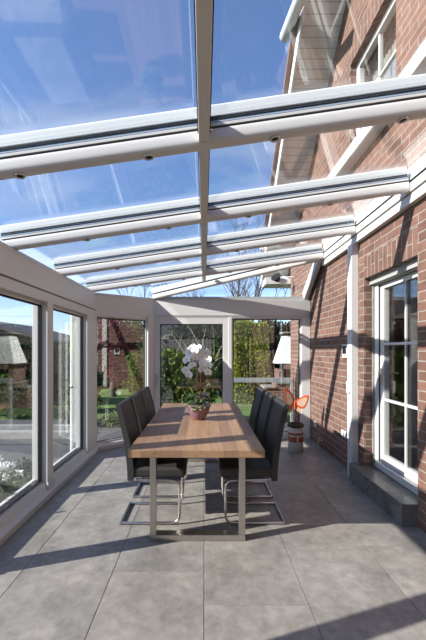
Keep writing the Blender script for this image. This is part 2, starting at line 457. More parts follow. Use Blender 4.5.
# gable roof overhang
oy0, oy1 = y_ap, 7.75
mb = MB()
XE = 1.30
def rz(y): return slope(y) + .02
mb.prism([(XE, oy0, rz(oy0)), (XE, oy1, rz(oy1)), (XE, oy1, rz(oy1) + .03), (XE, oy0, rz(oy0) + .03)], (.55, 0, 0))
so = build(mb, 'trim_2', M['soffit']); struct(so, 'pale boarded soffit under the gable roof overhang', 'soffit')
mb = MB()
mb.prism([(XE - .03, oy0, rz(oy0) - .12), (XE - .03, oy1, rz(oy1) - .12), (XE - .03, oy1, rz(oy1) + .12), (XE - .03, oy0, rz(oy0) + .12)], (.03, 0, 0))
so = build(mb, 'trim_3', M['white_bright'], bevel=.004); struct(so, 'white verge board along the sloping gable roof edge', 'verge board')
mb = MB()
mb.prism([(XE - .10, oy0, rz(oy0) + .122), (XE - .10, oy1, rz(oy1) + .122), (XE - .10, oy1, rz(oy1) + .22), (XE - .10, oy0, rz(oy0) + .22)], (4.8, 0, 0))
so = build(mb, 'roof', [M['brown_edge']]); struct(so, 'brown tiled gable roof of the house', 'roof')
mb = MB()
mb.box(XE, 6, oy1 - .5, oy1 + .02, rz(oy1) - .14, rz(oy1) + .0)
so = build(mb, 'trim_4', M['soffit']); struct(so, 'boxed white eaves at the far end of the house roof', 'eaves')
mb = MB(); mb.tube([(1.17, 4.0, 5.72), (1.17, 5.0, 6.06)], .075, 14)
tag(build(mb, 'gutter', M['white_bright']), 'short white round-ended gutter high beside the roof verge', 'gutter')

# room behind the door (seen through its panes)
mb = MB()
mb.box(X2, 6.0, 1.5, 6.0, -.1, .19, 1); mb.box(5.9, 6.0, 1.5, 6.0, .19, 2.6); mb.box(X2, 6, 1.4, 1.5, .19, 2.6); mb.box(X2, 6, 6.0, 6.1, .19, 2.6); mb.box(X2, 6, 1.4, 6.1, 2.6, 2.7)
mb.box(X2, X2 + .02, 1.5, 2.80, .19, 2.6); mb.box(X2, X2 + .02, DY1, 6, .19, 2.6); mb.box(X2, X2 + .02, 2.80, DY1, DZ, 2.6)
struct(build(mb, 'wall_interior', [M['room_wall'], M['room_floor']]), 'dim plastered room behind the patio door', 'wall')

# ------------------------------------------------------------------ patio door in the brick wall
d = struct(empty('door_1', (1.99, 3.43, .196)), 'white patio door with six panes in the brick wall', 'door')
XD = 1.93; DN = 2.802
mb = MB(); t = .085; z0 = .198; zt = 2.27
mb.box(XD, XD + .12, DN, DN + t, z0, zt); mb.box(XD, XD + .12, DY1 - t, DY1, z0, zt)
mb.box(XD, XD + .12, DN + t, DY1 - t, zt - .03, zt); mb.box(XD - .01, XD + .12, DN + t, DY1 - t, z0, z0 + .07)
build(mb, 'door_frame', M['white'], d, .006)
mb = MB(); a, b_ = DN + t + .006, DY1 - t - .006; xs0, xs1 = XD + .025, XD + .09; st = .072
zb, zt2 = z0 + .078, zt - .034
mb.box(xs0, xs1, a, a + st, zb, zt2); mb.box(xs0, xs1, b_ - st, b_, zb, zt2); mb.box(xs0, xs1, a + st, b_ - st, zb, zb + .09); mb.box(xs0, xs1, a + st, b_ - st, zt2 - .055, zt2)
sash = build(mb, 'door_sash', M['white'], d, .006)
mb = MB(); ga, gb = a + st, b_ - st; gz0, gz1 = zb + .09, zt2 - .055; gm = (ga + gb) / 2
mb.box(xs0 + .006, xs0 + .022, gm - .010, gm + .010, gz0, gz1)
for k in (1, 2):
    z = gz0 + (gz1 - gz0) * k / 3; mb.box(xs0 + .006, xs0 + .022, ga, gm - .013, z - .013, z + .013); mb.box(xs0 + .006, xs0 + .022, gm + .013, gb, z - .013, z + .013)
build(mb, 'glazing_bar', M['white'], sash)
mb = MB(); mb.box(xs0 + .026, xs0 + .034, ga, gb, gz0, gz1); build(mb, 'pane', M['glass'], sash)
mb = MB(); mb.box(XD + .015, XD + .024, DY1 - t - .008, DY1 - t + .002, zb, zt2); mb.box(XD + .015, XD + .024, DN + t, DY1 - t, zt2, zt2 + .006)
build(mb, 'gasket', M['gasket'], d)
mb = MB(); mb.box(xs0 - .008, xs0, b_ - .055, b_ - .025, 1.13, 1.31)
mb.tube([(xs0 - .008, b_ - .04, 1.26), (xs0 - .045, b_ - .04, 1.26), (xs0 - .05, b_ - .06, 1.26), (xs0 - .05, b_ - .16, 1.26)], .009, 8)
mb.box(xs1, xs1 + .008, b_ - .055, b_ - .025, 1.17, 1.33); mb.tube([(xs1 + .008, b_ - .04, 1.26), (xs1 + .04, b_ - .04, 1.26), (xs1 + .045, b_ - .06, 1.26), (xs1 + .045, b_ - .18, 1.26)], .011, 8)
h = build(mb, 'door_handle', M['steel'], sash); h['label'] = 'steel lever handle'
mb = MB(); mb.box(XD - .05, XD + .12, DY0 + .002, DY1, zt + .002, DZ - .002); mb.box(XD - .05, XD - .01, DY0 + .002, DY1, zt - .02, zt)
build(mb, 'roller_shutter', M['shutter'], d)
mb = MB()
for yy in (DY1 - .012,): mb.box(XD - .022, XD - .001, yy - .012, yy + .011, z0, zt - .022)
build(mb, 'shutter_guide', M['stone'], d)

# ------------------------------------------------------------------ dark tiled step
s = tag(empty('door_step', (1.76, 3.46, 0)), 'dark tiled step in front of the white patio door', 'step')
mb = MB(); mb.box(1.692, XD, DY0 + .002, 4.0, .001, .184); mb.v = mb.v
mb = MB(); mb.box(1.692, 1.818, DY0 - .005, 4.02, .001, .184); mb.box(1.819, XD - .012, DY0 + .006, DY1 - .003, .001, .184)
build(mb, 'riser', M['steptile'], s)
mb = MB(); mb.box(1.687, 1.818, DY0 - .008, 4.022, .185, .196); mb.box(1.8182, XD - .012, DY0 + .006, DY1 - .003, .185, .196)
build(mb, 'tread', M['steptile'], s, .002)
mb = MB(); mb.box(1.684, 1.6915, DY0 - .010, DY0 - .002, .002, .185); mb.box(1.685, 1.689, DY0 - .008, 4.02, .184, .1875)
e = build(mb, 'edge_profile', M['chrome'], s); e['label'] = 'thin bright metal edge'

# ------------------------------------------------------------------ glazed bays
def bay(name, label, p0, p1, z0, z1, fw, depth=.05, cat='window', mat='glass', handle=None, top=None, side=None, gd=.03):
    sw = fw if side is None else side
    """window in the vertical plane p0->p1 (plan points of the clear opening); glass set in the middle"""
    p0 = Vector((p0[0], p0[1], 0)); p1 = Vector((p1[0], p1[1], 0)); d = (p1 - p0).normalized()
    Lg = (p1 - p0).length
    root = struct(empty(name, ((p0 + p1) / 2) + Vector((0, 0, z0))), label, cat)
    n = d.cross(Vector((0, 0, 1)))
    def bx(m, a, b, za, zb, dp, off=0):
        q = [p0 + d * a - n * (dp / 2 - off), p0 + d * b - n * (dp / 2 - off), p0 + d * b + n * (dp / 2 + off), p0 + d * a + n * (dp / 2 + off)]
        m.hexa([v + Vector((0, 0, za)) for v in q] + [v + Vector((0, 0, zb)) for v in q])
    t = top or fw
    m = MB(); bx(m, 0, sw, z0, z1, depth); bx(m, Lg - sw, Lg, z0, z1, depth); bx(m, sw, Lg - sw, z0, z0 + fw, depth); bx(m, sw, Lg - sw, z1 - t, z1, depth)
    build(m, 'frame', M['white'], root, .004)
    g = .013; a, b, za, zb = sw, Lg - sw, z0 + fw, z1 - t
    m = MB(); bx(m, a, a + g, za, zb, gd); bx(m, b - g, b, za, zb, gd); bx(m, a + g, b - g, zb - g, zb, .03)
    bx(m, a + g, b - g, za, za + g * .5, .03)
    build(m, 'gasket', M['gasket'], root)
    m = MB(); bx(m, a + g, b - g, za + g * .5, zb - g, .012); build(m, 'pane', M[mat], root)
    if handle is not None:
        s_, hz = handle
        c = p0 + d * s_
        m = MB(); q = c + n * (depth / 2)
        m.hexa([q + d * (-.015) + Vector((0, 0, hz - .09)), q + d * .015 + Vector((0, 0, hz - .09)), q + d * .015 + n * .012 + Vector((0, 0, hz - .09)), q + d * (-.015) + n * .012 + Vector((0, 0, hz - .09)),
                q + d * (-.015) + Vector((0, 0, hz + .09)), q + d * .015 + Vector((0, 0, hz + .09)), q + d * .015 + n * .012 + Vector((0, 0, hz + .09)), q + d * (-.015) + n * .012 + Vector((0, 0, hz + .09))])
        z = Vector((0, 0, hz + .03))
        m.tube([q + z, q + n * .05 + z, q + n * .055 + d * .02 + z, q + n * .055 + d * .12 + z], .009, 8)
        build(m, 'handle', M['steel'], root)
    return root

posts = [-1.50, -.28, 1.03, 2.31, 3.60]
PW = .065
XG = -1.68
win = 2
edges = [(posts[i] + PW, posts[i + 1] - PW) for i in range(4)] + [(posts[4] + PW, 4.74)]
names = ['clear left window bay beside the rear wall', 'clear left window bay beside the camera', 'clear left window bay just outside the near picture edge', 'near left window bay with black gasket, at the left picture edge', 'second left window bay from the near one, next to the cut-off corner']
for (y0, y1), lb in zip(edges, names):
    # n must face the room: direction +Y gives n = d x z = (+X)
    bay('window_%d' % win, lb, (XG, y0), (XG, y1), .13, 2.0, .03, .03, side=.003, gd=.034)
    win += 1
# corner bay
c1 = Vector((C1[0], C1[1])); c2 = Vector((C2[0], C2[1] - .05)); dc = (c2 - c1).normalized(); nc = Vector((dc.y, -dc.x))
off = -nc * .08
pa = c1 + dc * .035 + off; pb = c2 - dc * .10 + off
bay('window_%d' % win, 'slanted corner window between the left side and the far wall', pa, pb, .10, 2.03, .022, .07); win += 1
# far wall: n faces room (-Y): direction must be +X -> n = d x z = (1,0,0)x(0,0,1) = (0,-1,0)
bay('door_2', 'white framed glass door with handle in the far wall behind the orchid', (-.848, YB + .06), (.418, YB + .06), .05, 2.085, .095, .09, 'door', handle=(.03, 1.0), top=.125)
bay('window_%d' % win, 'wide fixed window in the far wall beside the brick wall', (.475, YB + .06), (1.665, YB + .06), .09, 2.07, .022, .07); win += 1
# rear wall behind the camera
bay('window_%d' % win, 'glazed wall behind the camera, left half', (-.02, YF - .04), (-1.58, YF - .04), .09, 2.07, .06, .07); win += 1
bay('window_%d' % win, 'glazed wall behind the camera, right half', (1.70, YF - .04), (.08, YF - .04), .09, 2.07, .06, .07); win += 1

tn = 5
def trim(mb, label, cat='frame', mat='white', bevel=.005, gask=None):
    global tn
    o = build(mb, 'trim_%d' % tn, M[mat], bevel=bevel); tn += 1
    return struct(o, label, cat)
plab = ['rear-most', 'camera-side', 'first', 'second', 'third']
for i, y in enumerate(posts):
    m = MB(); m.box(XO, XL, y - PW, y + PW, .0, 2.02)
    m.box(XL, XL + .012, y - PW - .012, y + PW + .012, .0, .15)
    trim(m, ['white post at the rear left corner', 'white post on the left side behind the camera', 'white post on the left side next to the camera', 'white post on the left side just outside the picture', 'white post between the two left window bays'][i], 'post')
# corner posts
m = MB(); m.prism([(XO, 4.74, 0), (XL, 4.74, 0), (XL, 5.10, 0), (pa.x + nc.x * .08, pa.y + nc.y * .08, 0), (pa.x - nc.x * .05, pa.y - nc.y * .05, 0), (XO, 5.20, 0)], (0, 0, 2.04)); trim(m, 'white corner post between the left side and slanted corner window', 'post')
qb = pb + nc * .08; qc = pb - nc * .05
m = MB(); m.prism([(qb.x, qb.y, 0), (C2[0], YB, 0), (-.85, YB, 0), (-.85, YB + .12, 0), (-.98, YB + .12, 0), (qc.x, qc.y, 0)], (0, 0, 2.09)); trim(m, 'white corner post between slanted window and far glass door', 'post')
m = MB(); m.box(.418, .475, YB, YB + .12, 0, 2.07); trim(m, 'white post between the far glass door and far window', 'post')
m = MB(); m.box(1.665, 1.815, YB, YB + .12, 0, 2.07); trim(m, 'white end post of the far wall against the brick', 'post')
# base sills
m = MB(); m.prism([(XL + .035, YF, 0), (XL + .035, YF, .055), (XL - .005, YF, .085), (XL - .035, YF, .145), (XG + .036, YF, .15), (XG - .036, YF, .15), (XG - .045, YF, .185), (XO, YF, .185), (XO, YF, 0)], (0, 5.11 - YF, 0))
o = struct(build(m, 'baseboard_left', M['white'], bevel=.003), 'stepped white base sill under the left windows', 'sill')
m = MB()
def along(a, b, prof, zoff=0):   # prof: (towards room, z)
    A = Vector((a[0], a[1], 0)); B = Vector((b[0], b[1], 0)); dd = (B - A).normalized(); nn = dd.cross(Vector((0, 0, 1)))
    m.prism([A + nn * p + Vector((0, 0, q)) for p, q in prof], B - A)
along(c1, c2, [(.02, 0), (.02, .06), (0, .09), (-.045, .1), (-.13, .1), (-.13, 0)])
struct(build(m, 'baseboard_corner', M['white'], bevel=.003), 'white base sill under the slanted corner window', 'sill')
m = MB(); m.box(.475, 1.665, YB, YB + .12, 0, .09); m.box(-.85, .418, YB + .01, YB + .12, 0, .05)
struct(build(m, 'baseboard_far', M['white'], bevel=.003), 'low white sill under the far glass wall', 'sill')
m = MB(); m.box(-1.6, 1.8, YF - .1, YF, 0, .09)
struct(build(m, 'baseboard_rear', M['white']), 'low white sill under the rear glass wall', 'sill')
# headers / eaves beams
m = MB(); m.box(XO, XL - .004, YF, 5.12, 2.0, 2.097); m.box(XG - .02, XL, YF, 5.11, 2.112, 2.33)
m.prism([(XL, YF, 2.33), (XG - .02, YF, 2.33), (XG - .02, YF, 2.36), (XL, YF, 2.36)], (0, 6.66, 0))
trim(m, 'wide white eaves beam above the left windows', 'beam')
m = MB(); m.box(XO + .01, XL - .008, YF, 5.1, 2.097, 2.112); trim(m, 'thin dark joint along the left eaves beam', 'joint', 'seam', 0)
m = MB(); m.tube([(-1.86, YF, 2.36), (-1.86, 5.1, 2.36)], .06, 12); m.box(-1.93, -1.70, YF, 5.1, 2.36, 2.42); trim(m, 'white gutter outside along the left eaves', 'gutter', 'white_bright', 0)
m = MB()
along(c1, (C2[0] + .02, C2[1] + .02), [(-.002, 2.02), (-.002, 2.34), (-.14, 2.34), (-.14, 2.02)])
A = Vector((C1[0], C1[1], 0)); B = Vector((C2[0], C2[1], 0)); nn = (B - A).normalized().cross(Vector((0, 0, 1)))
m.hexa([A + Vector((0, 0, 2.34)), B + Vector((0, 0, 2.34)), B - nn * .1 + Vector((0, 0, 2.34)), A - nn * .1 + Vector((0, 0, 2.34)),
        A + Vector((0, 0, 2.37)), B + Vector((0, 0, 2.40)), B - nn * .1 + Vector((0, 0, 2.40)), A - nn * .1 + Vector((0, 0, 2.37))])
trim(m, 'wide white beam above the slanted corner window', 'beam')
m = MB(); m.box(C2[0], 1.815, YB, YB + .12, 2.10, 2.37); m.box(-.92, 1.815, YB + .01, YB + .12, 2.07, 2.10)
trim(m, 'wide white eaves beam above the far glass wall', 'beam')
m = MB(); m.box(-1.76, 1.815, YF - .1, YF, 2.07, 2.9); trim(m, 'white beam above the rear glass wall', 'beam')
# wall plate on the brick wall
m = MB(); m.box(1.765, XW, YF, 5.16, 2.765, 2.845); m.box(1.745, XW, YF, 5.16, 2.852, 2.945)
m.prism([(1.745, YF, 2.945), (XW, YF, 2.945), (XW, YF, 3.10), (1.79, YF, 3.10)], (0, 6.7, 0))
m.box(1.78, XW, YF, 5.16, 2.845, 2.852)
trim(m, 'white wall plate carrying the glass roof along the brick wall', 'wall plate')
m = MB(); m.prism([(1.7435, YF, 2.925), (1.7435, YF, 2.947), (1.7465, YF, 2.947), (1.7465, YF, 2.925)], (0, 6.7, 0)); trim(m, 'black gasket line along the wall plate', 'gasket', 'gasket', 0)
m = MB(); m.box(1.735, XW - .001, 4.06, 4.18, 0, 2.765); m2 = m
po = trim(m, 'white square post fixed to the brick wall beside the step', 'post')

# ------------------------------------------------------------------ glass roof
ceil = struct(empty('ceiling', (0, 2.2, 2.6)), 'sloping glass roof on white rafters', 'glass roof')
SL = math.atan(.146)
body = [(.0395 * (1 if math.cos(a) > 0 else -1) * abs(math.cos(a)) ** .62, .044 + .044 * (1 if math.sin(a) > 0 else -1) * abs(math.sin(a)) ** .62) for a in [i * PI / 14 + PI / 28 for i in range(28)]]
def rafter(p0, p1, spots=True):
    """p0 left/low end, p1 right/high end: underside line"""
    m = MB(); m.profile(p0, p1, body, smooth=True)
    o = build(m, 'rafter', M['white'], ceil)
    def band(m, w_, a, b): m.profile(p0, p1, [(-w_, a), (w_, a), (w_, b), (-w_, b)])
    m = MB(); band(m, .036, .0882, .0905); build(m, 'groove', M['seam'], o)
    m = MB(); band(m, .037, .0908, .106); build(m, 'glazing_seat', M['white'], o)
    m = MB(); band(m, .034, .1062, .1105); band(m, .034, .1205, .1245); band(m, .0255, .1246, .1354); band(m, .034, .1356, .143); build(m, 'gasket', M['gasket'], o)
    m = MB(); band(m, .033, .1106, .1204); build(m, 'reflection_strip', M['blue_reflect'], o)  # strip coloured to imitate the blue reflection at the glass edge
    m = MB(); m.profile(p0, p1, [(-.036, .1432), (.036, .1432), (.036, .20), (.026, .212), (-.026, .212), (-.036, .20)])
    build(m, 'outer_cap', M['white_bright'], o, .003)
    return o
RY = [-1.34, -.27, .81, 1.875, 2.95, 3.985, 5.06]
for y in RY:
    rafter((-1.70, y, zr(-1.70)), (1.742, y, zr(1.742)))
# glazing bar along the middle
m = MB(); zb = zr(0)
for a, b in zip(RY[:-1], RY[1:]):
    m.box(-.028, .028, a + .038, b - .041, zb + .012, zb + .098)
m.box(-.028, .028, 5.101, 5.50, zb + .012, zb + .098)
bar = build(m, 'glazing_bar', M['white'], ceil, .004)
m = MB()
for a, b in zip(RY[:-1], RY[1:]):
    m.box(-.034, -.0285, a + .038, b - .038, zb + .06, zb + .118); m.box(.0285, .034, a + .038, b - .038, zb + .06, zb + .118)
build(m, 'gasket', M['gasket'], bar)
m = MB(); m.box(-.03, .03, RY[0], 5.5, zb + .135, zb + .16); build(m, 'outer_cap', M['white_bright'], bar)
# panes
def pane(x0, x1, y0, y1):
    z0, z1 = zr(x0) + GH, zr(x1) + GH
    m = MB(); m.hexa([(x0, y0, z0), (x1, y0, z1), (x1, y1, z1), (x0, y1, z0), (x0, y0, z0 + .01), (x1, y0, z1 + .01), (x1, y1, z1 + .01), (x0, y1, z0 + .01)])
    build(m, 'roof_pane', M['roofglass'], ceil)
for a, b in zip(RY[:-1], RY[1:]):
    pane(-1.80, -.035, a + .027, b - .027); pane(.035, 1.76, a + .027, b - .027)
# hip: from the far corner up to the wall
Wp = Vector((1.742, 5.16, zr(1.742) - .01)); Bp = Vector((-.86, 5.90, 2.375)); Ep = Vector((1.742, 5.90, 2.375))
m = MB(); m.profile(Bp, Wp, body, smooth=True); hip = build(m, 'hip_rafter', M['white'], ceil)
m = MB(); m.profile(Bp, Wp, [(-.034, .089), (.034, .089), (.034, .101), (-.034, .101)]); build(m, 'gasket', M['gasket'], hip)
m = MB(); m.profile(Bp, Wp, [(-.04, .1012), (.04, .1012), (.04, .19), (-.04, .19)]); build(m, 'outer_cap', M['white_bright'], hip, .003)
# verge at the brick wall
m = MB(); m.profile(Ep, Wp, [(-.03, .0), (.035, .0), (.035, .085), (-.03, .085)]); vg = build(m, 'verge_bar', M['white'], ceil, .003)
m = MB(); m.profile(Ep, Wp, [(-.045, .02), (-.031, .02), (-.031, .11), (-.045, .11)]); build(m, 'gasket', M['gasket'], vg)
m = MB(); m.profile(Ep, Wp, [(-.03, .0855), (.035, .0855), (.035, .16), (-.03, .16)]); build(m, 'outer_cap', M['white_bright'], vg)
gz = Vector((0, 0, .09))
m = MB(); m.prism([Bp + gz + Vector((.05, 0, 0)), Ep + gz, Wp + gz], (0, 0, .01)); build(m, 'roof_pane', M['roofglass'], ceil)
z5 = lambda x: zr(x) + GH
m = MB(); m.prism([(-1.72, 5.087, z5(-1.72)), (1.70, 5.087, z5(1.70)), (1.70, 5.2, z5(1.7)), (-.86, 5.92, z5(-.86))], (0, 0, .01)); build(m, 'roof_pane', M['roofglass'], ceil)
m = MB(); m.box(-.85, 1.80, YB + .02, YB + .16, 2.372, 2.43); build(m, 'eaves_profile', M['white_bright'], ceil)

# recessed spotlights
sx = [-1.0, -.30, .385, 1.08]
ordx = ['leftmost', 'second from the left', 'third from the left', 'rightmost']
ordy = {3: 'on the nearest rafter in view', 4: 'on the second rafter from the camera', 5: 'on the third rafter from the camera', 6: 'on the far rafter'}
proto = None
for i in (3, 4, 5, 6):
    for k, x in enumerate(sx):
        if proto is None:
            r = empty('recessed_spotlight')
            m = MB(); m.lathe([(.028, 0), (.028, -.004), (.026, -.006), (.019, -.006), (.018, 0)], n=24); build(m, 'trim_ring', M['steel'], r)
            m = MB(); m.lathe([(.018, -.001), (.012, -.0025), (.0001, -.0025)], n=20); build(m, 'lens', M['gasket'], r)
            proto = r; o = r
        else: o = copy_tree(proto)
        o.location = (x, RY[i], zr(x) - .0015); o.rotation_euler = (0, -SL, 0)
        tag(o, 'small round steel spotlight %s, %s' % (ordy[i], ordx[k]), 'spotlight', 'recessed spotlights in the rafters')

# ------------------------------------------------------------------ dining table
TX0, TX1, TY0, TY1 = -.575, .460, 2.60, 4.95
t = tag(empty('dining_table', ((TX0 + TX1) / 2, (TY0 + TY1) / 2, 0)), 'long oak dining table on two steel frame legs', 'table')
m = MB(); m.box(TX0, TX1, TY0, TY1, .694, .752)
build(m, 'tabletop', M['wood'], t, .004)
for y in (2.76, 4.70):
    m = MB(); x0, x1 = -.428, .326; y0, y1 = y - .04, y + .04; w_ = .048
    m.box(x0, x0 + w_, y0, y1, w_, .69 - .01); m.box(x1 - w_, x1, y0, y1, w_, .68); m.box(x0, x1, y0, y1, .001, w_ - .0005); m.box(x0, x1, y0, y1, .681, .6935)
    build(m, 'leg', M['steel'], t, .003)

# ------------------------------------------------------------------ dining chairs (seat faces local +X)
def make_chair():
    c = empty('dining_chair')
    hw = .215
    m = MB()   # upholstered seat
    m.box(-.25, .25, -hw, hw, .405, .50)
    se = build(m, 'seat', M['leather'], c, .03, 4)
    m = MB()   # tall slightly curved back
    pts = []
    for i in range(11):
        u = i / 10; z = .385 + u * .655
        x = -.245 - .105 * u ** 1.3 + .012 * math.sin(u * PI)
        pts.append((x, z))
    th = .052
    outer = [(x, z) for x, z in pts]; inner = [(x + th * (1 - .25 * (i / 10)), z) for i, (x, z) in enumerate(pts)]
    poly = outer + inner[::-1]
    m.prism([(x, -hw - .006, z) for x, z in poly], (0, 2 * hw + .012, 0), smooth=False)
    bk = build(m, 'backrest', M['leather'], c, .014, 3)
    for s_ in (-1, 1):
        q = MB(); q.tube([(x + .004, s_ * (hw + .0035), z) for x, z in inner[1:]], .0045, 6)
        build(q, 'piping', M['thread'], bk)
    m = MB(); r = .0115; yy = hw - .02
    for s_ in (-1, 1):
        y = s_ * yy
        path = [(-.18, y, .39), (.10, y, .385), (.17, y, .375), (.195, y, .345), (.20, y, .30), (.20, y, .12), (.197, y, .06), (.18, y, .03), (.14, y, .0155), (.05, y, .0135), (-.31, y, .0135)]
        m.tube(path, r, 10)
    m.tube([(-.31, -yy - .012, .0135), (-.31, yy + .012, .0135)], r, 10)
    m.tube([(-.12, -yy, .389), (-.12, yy, .389)], r * .8, 8)
    build(m, 'cantilever_frame', M['chrome'], c)
    return c
ch0 = make_chair()
ys = [(3.175, 'nearest the camera'), (3.715, 'in the middle of the row'), (4.255, 'farthest from the camera')]
first = True
for side in (0, 1):
    for y, wh in ys:
        o = ch0 if first else copy_tree(ch0); first = False
        o.location = (-.41 if side == 0 else .385, y, .001)
        o.rotation_euler = (0, 0, 0 if side == 0 else PI)
        tag(o, 'charcoal leather cantilever chair on the %s side, %s' % (('window', 'brick wall')[side], wh), 'chair', 'charcoal chairs around the dining table')

# ------------------------------------------------------------------ potted orchid
OX, OY, OZ = -.06, 3.78, .753
orc = tag(empty('potted_orchid', (OX, OY, OZ)), 'white flowering orchid in a mauve bowl on the oak table', 'potted plant')
m = MB(); m.lathe([(.0001, .0), (.058, .0), (.064, .006), (.086, .035), (.113, .085), (.128, .13), (.138, .165), (.133, .168), (.122, .155), (.10, .10), (.05, .04), (.0001, .035)], (OX, OY, OZ), 40)
build(m, 'pot', M['pot'], orc)
m = MB(); m.lathe([(.115, .135), (.08, .148), (.0001, .15)], (OX, OY, OZ), 24); build(m, 'soil', M['soil'], orc)
def bez(P, n=14):
    out = []
    for i in range(n + 1):
        t_ = i / n; q = [Vector(p) for p in P]
        while len(q) > 1: q = [q[k].lerp(q[k + 1], t_) for k in range(len(q) - 1)]
        out.append(q[0])
    return out
O = Vector((OX, OY, OZ))
def orchid_leaf(az, L_, lift, droop, w_=.055):
    m = MB(); P = bez([O + Vector((0, 0, .14)), O + Vector((math.cos(az) * L_ * .35, math.sin(az) * L_ * .35, .14 + lift)), O + Vector((math.cos(az) * L_, math.sin(az) * L_, .14 + lift * .7 - droop))], 8)
    sd = Vector((-math.sin(az), math.cos(az), 0)); vs = []; fs = []
    for i, p in enumerate(P):
        ww = w_ / 2 * math.sin(PI * min(.97, (i + 1.2) / 9.6)) ** .6
        vs += [p + sd * ww + Vector((0, 0, .008)), p - Vector((0, 0, .006)), p - sd * ww + Vector((0, 0, .008))]
    for i in range(8):
        a = i * 3; fs += [(a, a + 1, a + 4, a + 3), (a + 1, a + 2, a + 5, a + 4)]
    m.add(vs, fs, 0, True)
    o = build(m, 'leaf', M['leaf_dark'], orc); sm = o.modifiers.new('solid', 'SOLIDIFY'); sm.thickness = .004
for az, L_, li, dr in ((2.6, .24, .26, .10), (.5, .22, .24, .10), (3.6, .21, .16, .08), (5.4, .20, .14, .08), (1.6, .2, .2, .06), (4.5, .17, .17, .03), (.1, .17, .13, .02), (3.0, .16, .20, .02)):
    orchid_leaf(az, L_ * .72, li * .8, dr, .05)
stems = [bez([O + Vector((-.01, 0, .14)), O + Vector((-.02, 0, .45)), O + Vector((.0, .01, .80)), O + Vector((-.01, -.03, .93)), O + Vector((-.06, -.05, .72)), O + Vector((-.125, -.08, .50))], 22),
         bez([O + Vector((.02, 0, .14)), O + Vector((.03, .0, .45)), O + Vector((.02, .02, .78)), O + Vector((.05, .0, .86)), O + Vector((.09, -.03, .70)), O + Vector((.065, -.05, .50))], 22)]
for S in stems:
    m = MB(); m.tube(S, [.0045 - .002 * i / 22 for i in range(23)], 6); build(m, 'stem', M['stem'], orc)
for dx, tx in ((-.012, -.02), (.024, .02)):
    m = MB(); m.tube([O + Vector((dx, .004, .13)), O + Vector((tx, .004, .66))], .003, 6); build(m, 'support_stick', M['stick'], orc)
def blossom_mesh():
    m = MB(); rr = .047
    def petal(a, L_, w_, cup):
        dv = Vector((math.cos(a), 0, math.sin(a))); sd = Vector((-math.sin(a), 0, math.cos(a))); vs = []; fs = []
        for i in range(6):
            u = i / 5; ww = w_ / 2 * (math.sin(PI * (u * .88 + .08)) ** .7)
            c = dv * (L_ * u) + Vector((0, -cup * math.sin(u * 2.4), 0))
            vs += [c + sd * ww, c + Vector((0, -.002, 0)), c - sd * ww]
        for i in range(5):
            q = i * 3; fs += [(q, q + 1, q + 4, q + 3), (q + 1, q + 2, q + 5, q + 4)]
        m.add(vs, fs, 0, True)
    for a in (90, 215, 325): petal(R(a), rr, .038, .006)
    for a in (12, 168): petal(R(a), rr * 1.05, .060, .010)
    return m
flower0 = None
k = 0
for si, S in enumerate(stems):
    for j, u in enumerate((11, 12, 13, 14, 15, 16, 17, 18, 19, 20, 21, 22)):
        p = S[u]; k += 1
        sgn = 1 if j % 2 else -1
        offv = Vector((sgn * .026 + random.uniform(-.012, .012), -.018 - random.uniform(0, .015), random.uniform(-.01, .02)))
        if flower0 is None:
            m = blossom_mesh(); f0 = build(m, 'blossom', M['orchid_white'], orc, origin=None)
            # blossom mesh is authored round its own centre
            for v in f0.data.vertices: v.co += wloc(orc)
            m = MB(); m.lathe([(.0001, 0), (.007, .003), (.008, .010), (.003, .016), (.0001, .017)], n=10, axis=Vector((0, -1, -.3)))
            lip = build(m, 'lip', M['orchid_lip'], None, origin=(0, 0, 0)); lip.parent = f0
            flower0 = f0; f = f0
        else:
            f = flower0.copy(); COL.objects.link(f); f.parent = orc
            l2 = lip.copy(); COL.objects.link(l2); l2.parent = f
        f.location = p + offv - O
        f.rotation_euler = Euler((random.uniform(-.3, .25) - .1, random.uniform(-.5, .5), random.uniform(-.7, .7) + (-.25 if si == 0 else .25)))
        sc_ = random.uniform(.92, 1.12); f.scale = (sc_,) * 3
m = MB()
for i in range(70):
    az = random.uniform(PI * .9, PI * 2.1); rr = random.uniform(.09, .155); zz = .17 - max(0, rr - .12) * random.uniform(.5, 2.5)
    if i < 45: az = random.gauss(PI * 1.38, .28)
    p = O + Vector((math.cos(az) * rr, math.sin(az) * rr, zz)); dv = Vector((math.cos(az), math.sin(az), random.uniform(-.8, .8))).normalized()
    m.leaf(p, dv, Vector((0, random.uniform(-.5, .5), 1)), .035, .03)
build(m, 'ivy', M['ivy'], orc)
m = MB()
for i in range(60):
    h_ = random.uniform(.2, .5); p = O + Vector((random.gauss(.03, .02), random.gauss(0, .02), h_)); dv = Vector((random.uniform(-1, 1), random.uniform(-1, 1), random.uniform(-.3, 1))).normalized()
    m.leaf(p, dv, Vector((.1, .2, 1)), .03, .016)
m.tube([O + Vector((.03, 0, .13)), O + Vector((.035, 0, .52))], .003, 5)
build(m, 'red_sprig', M['red_leaf'], orc)

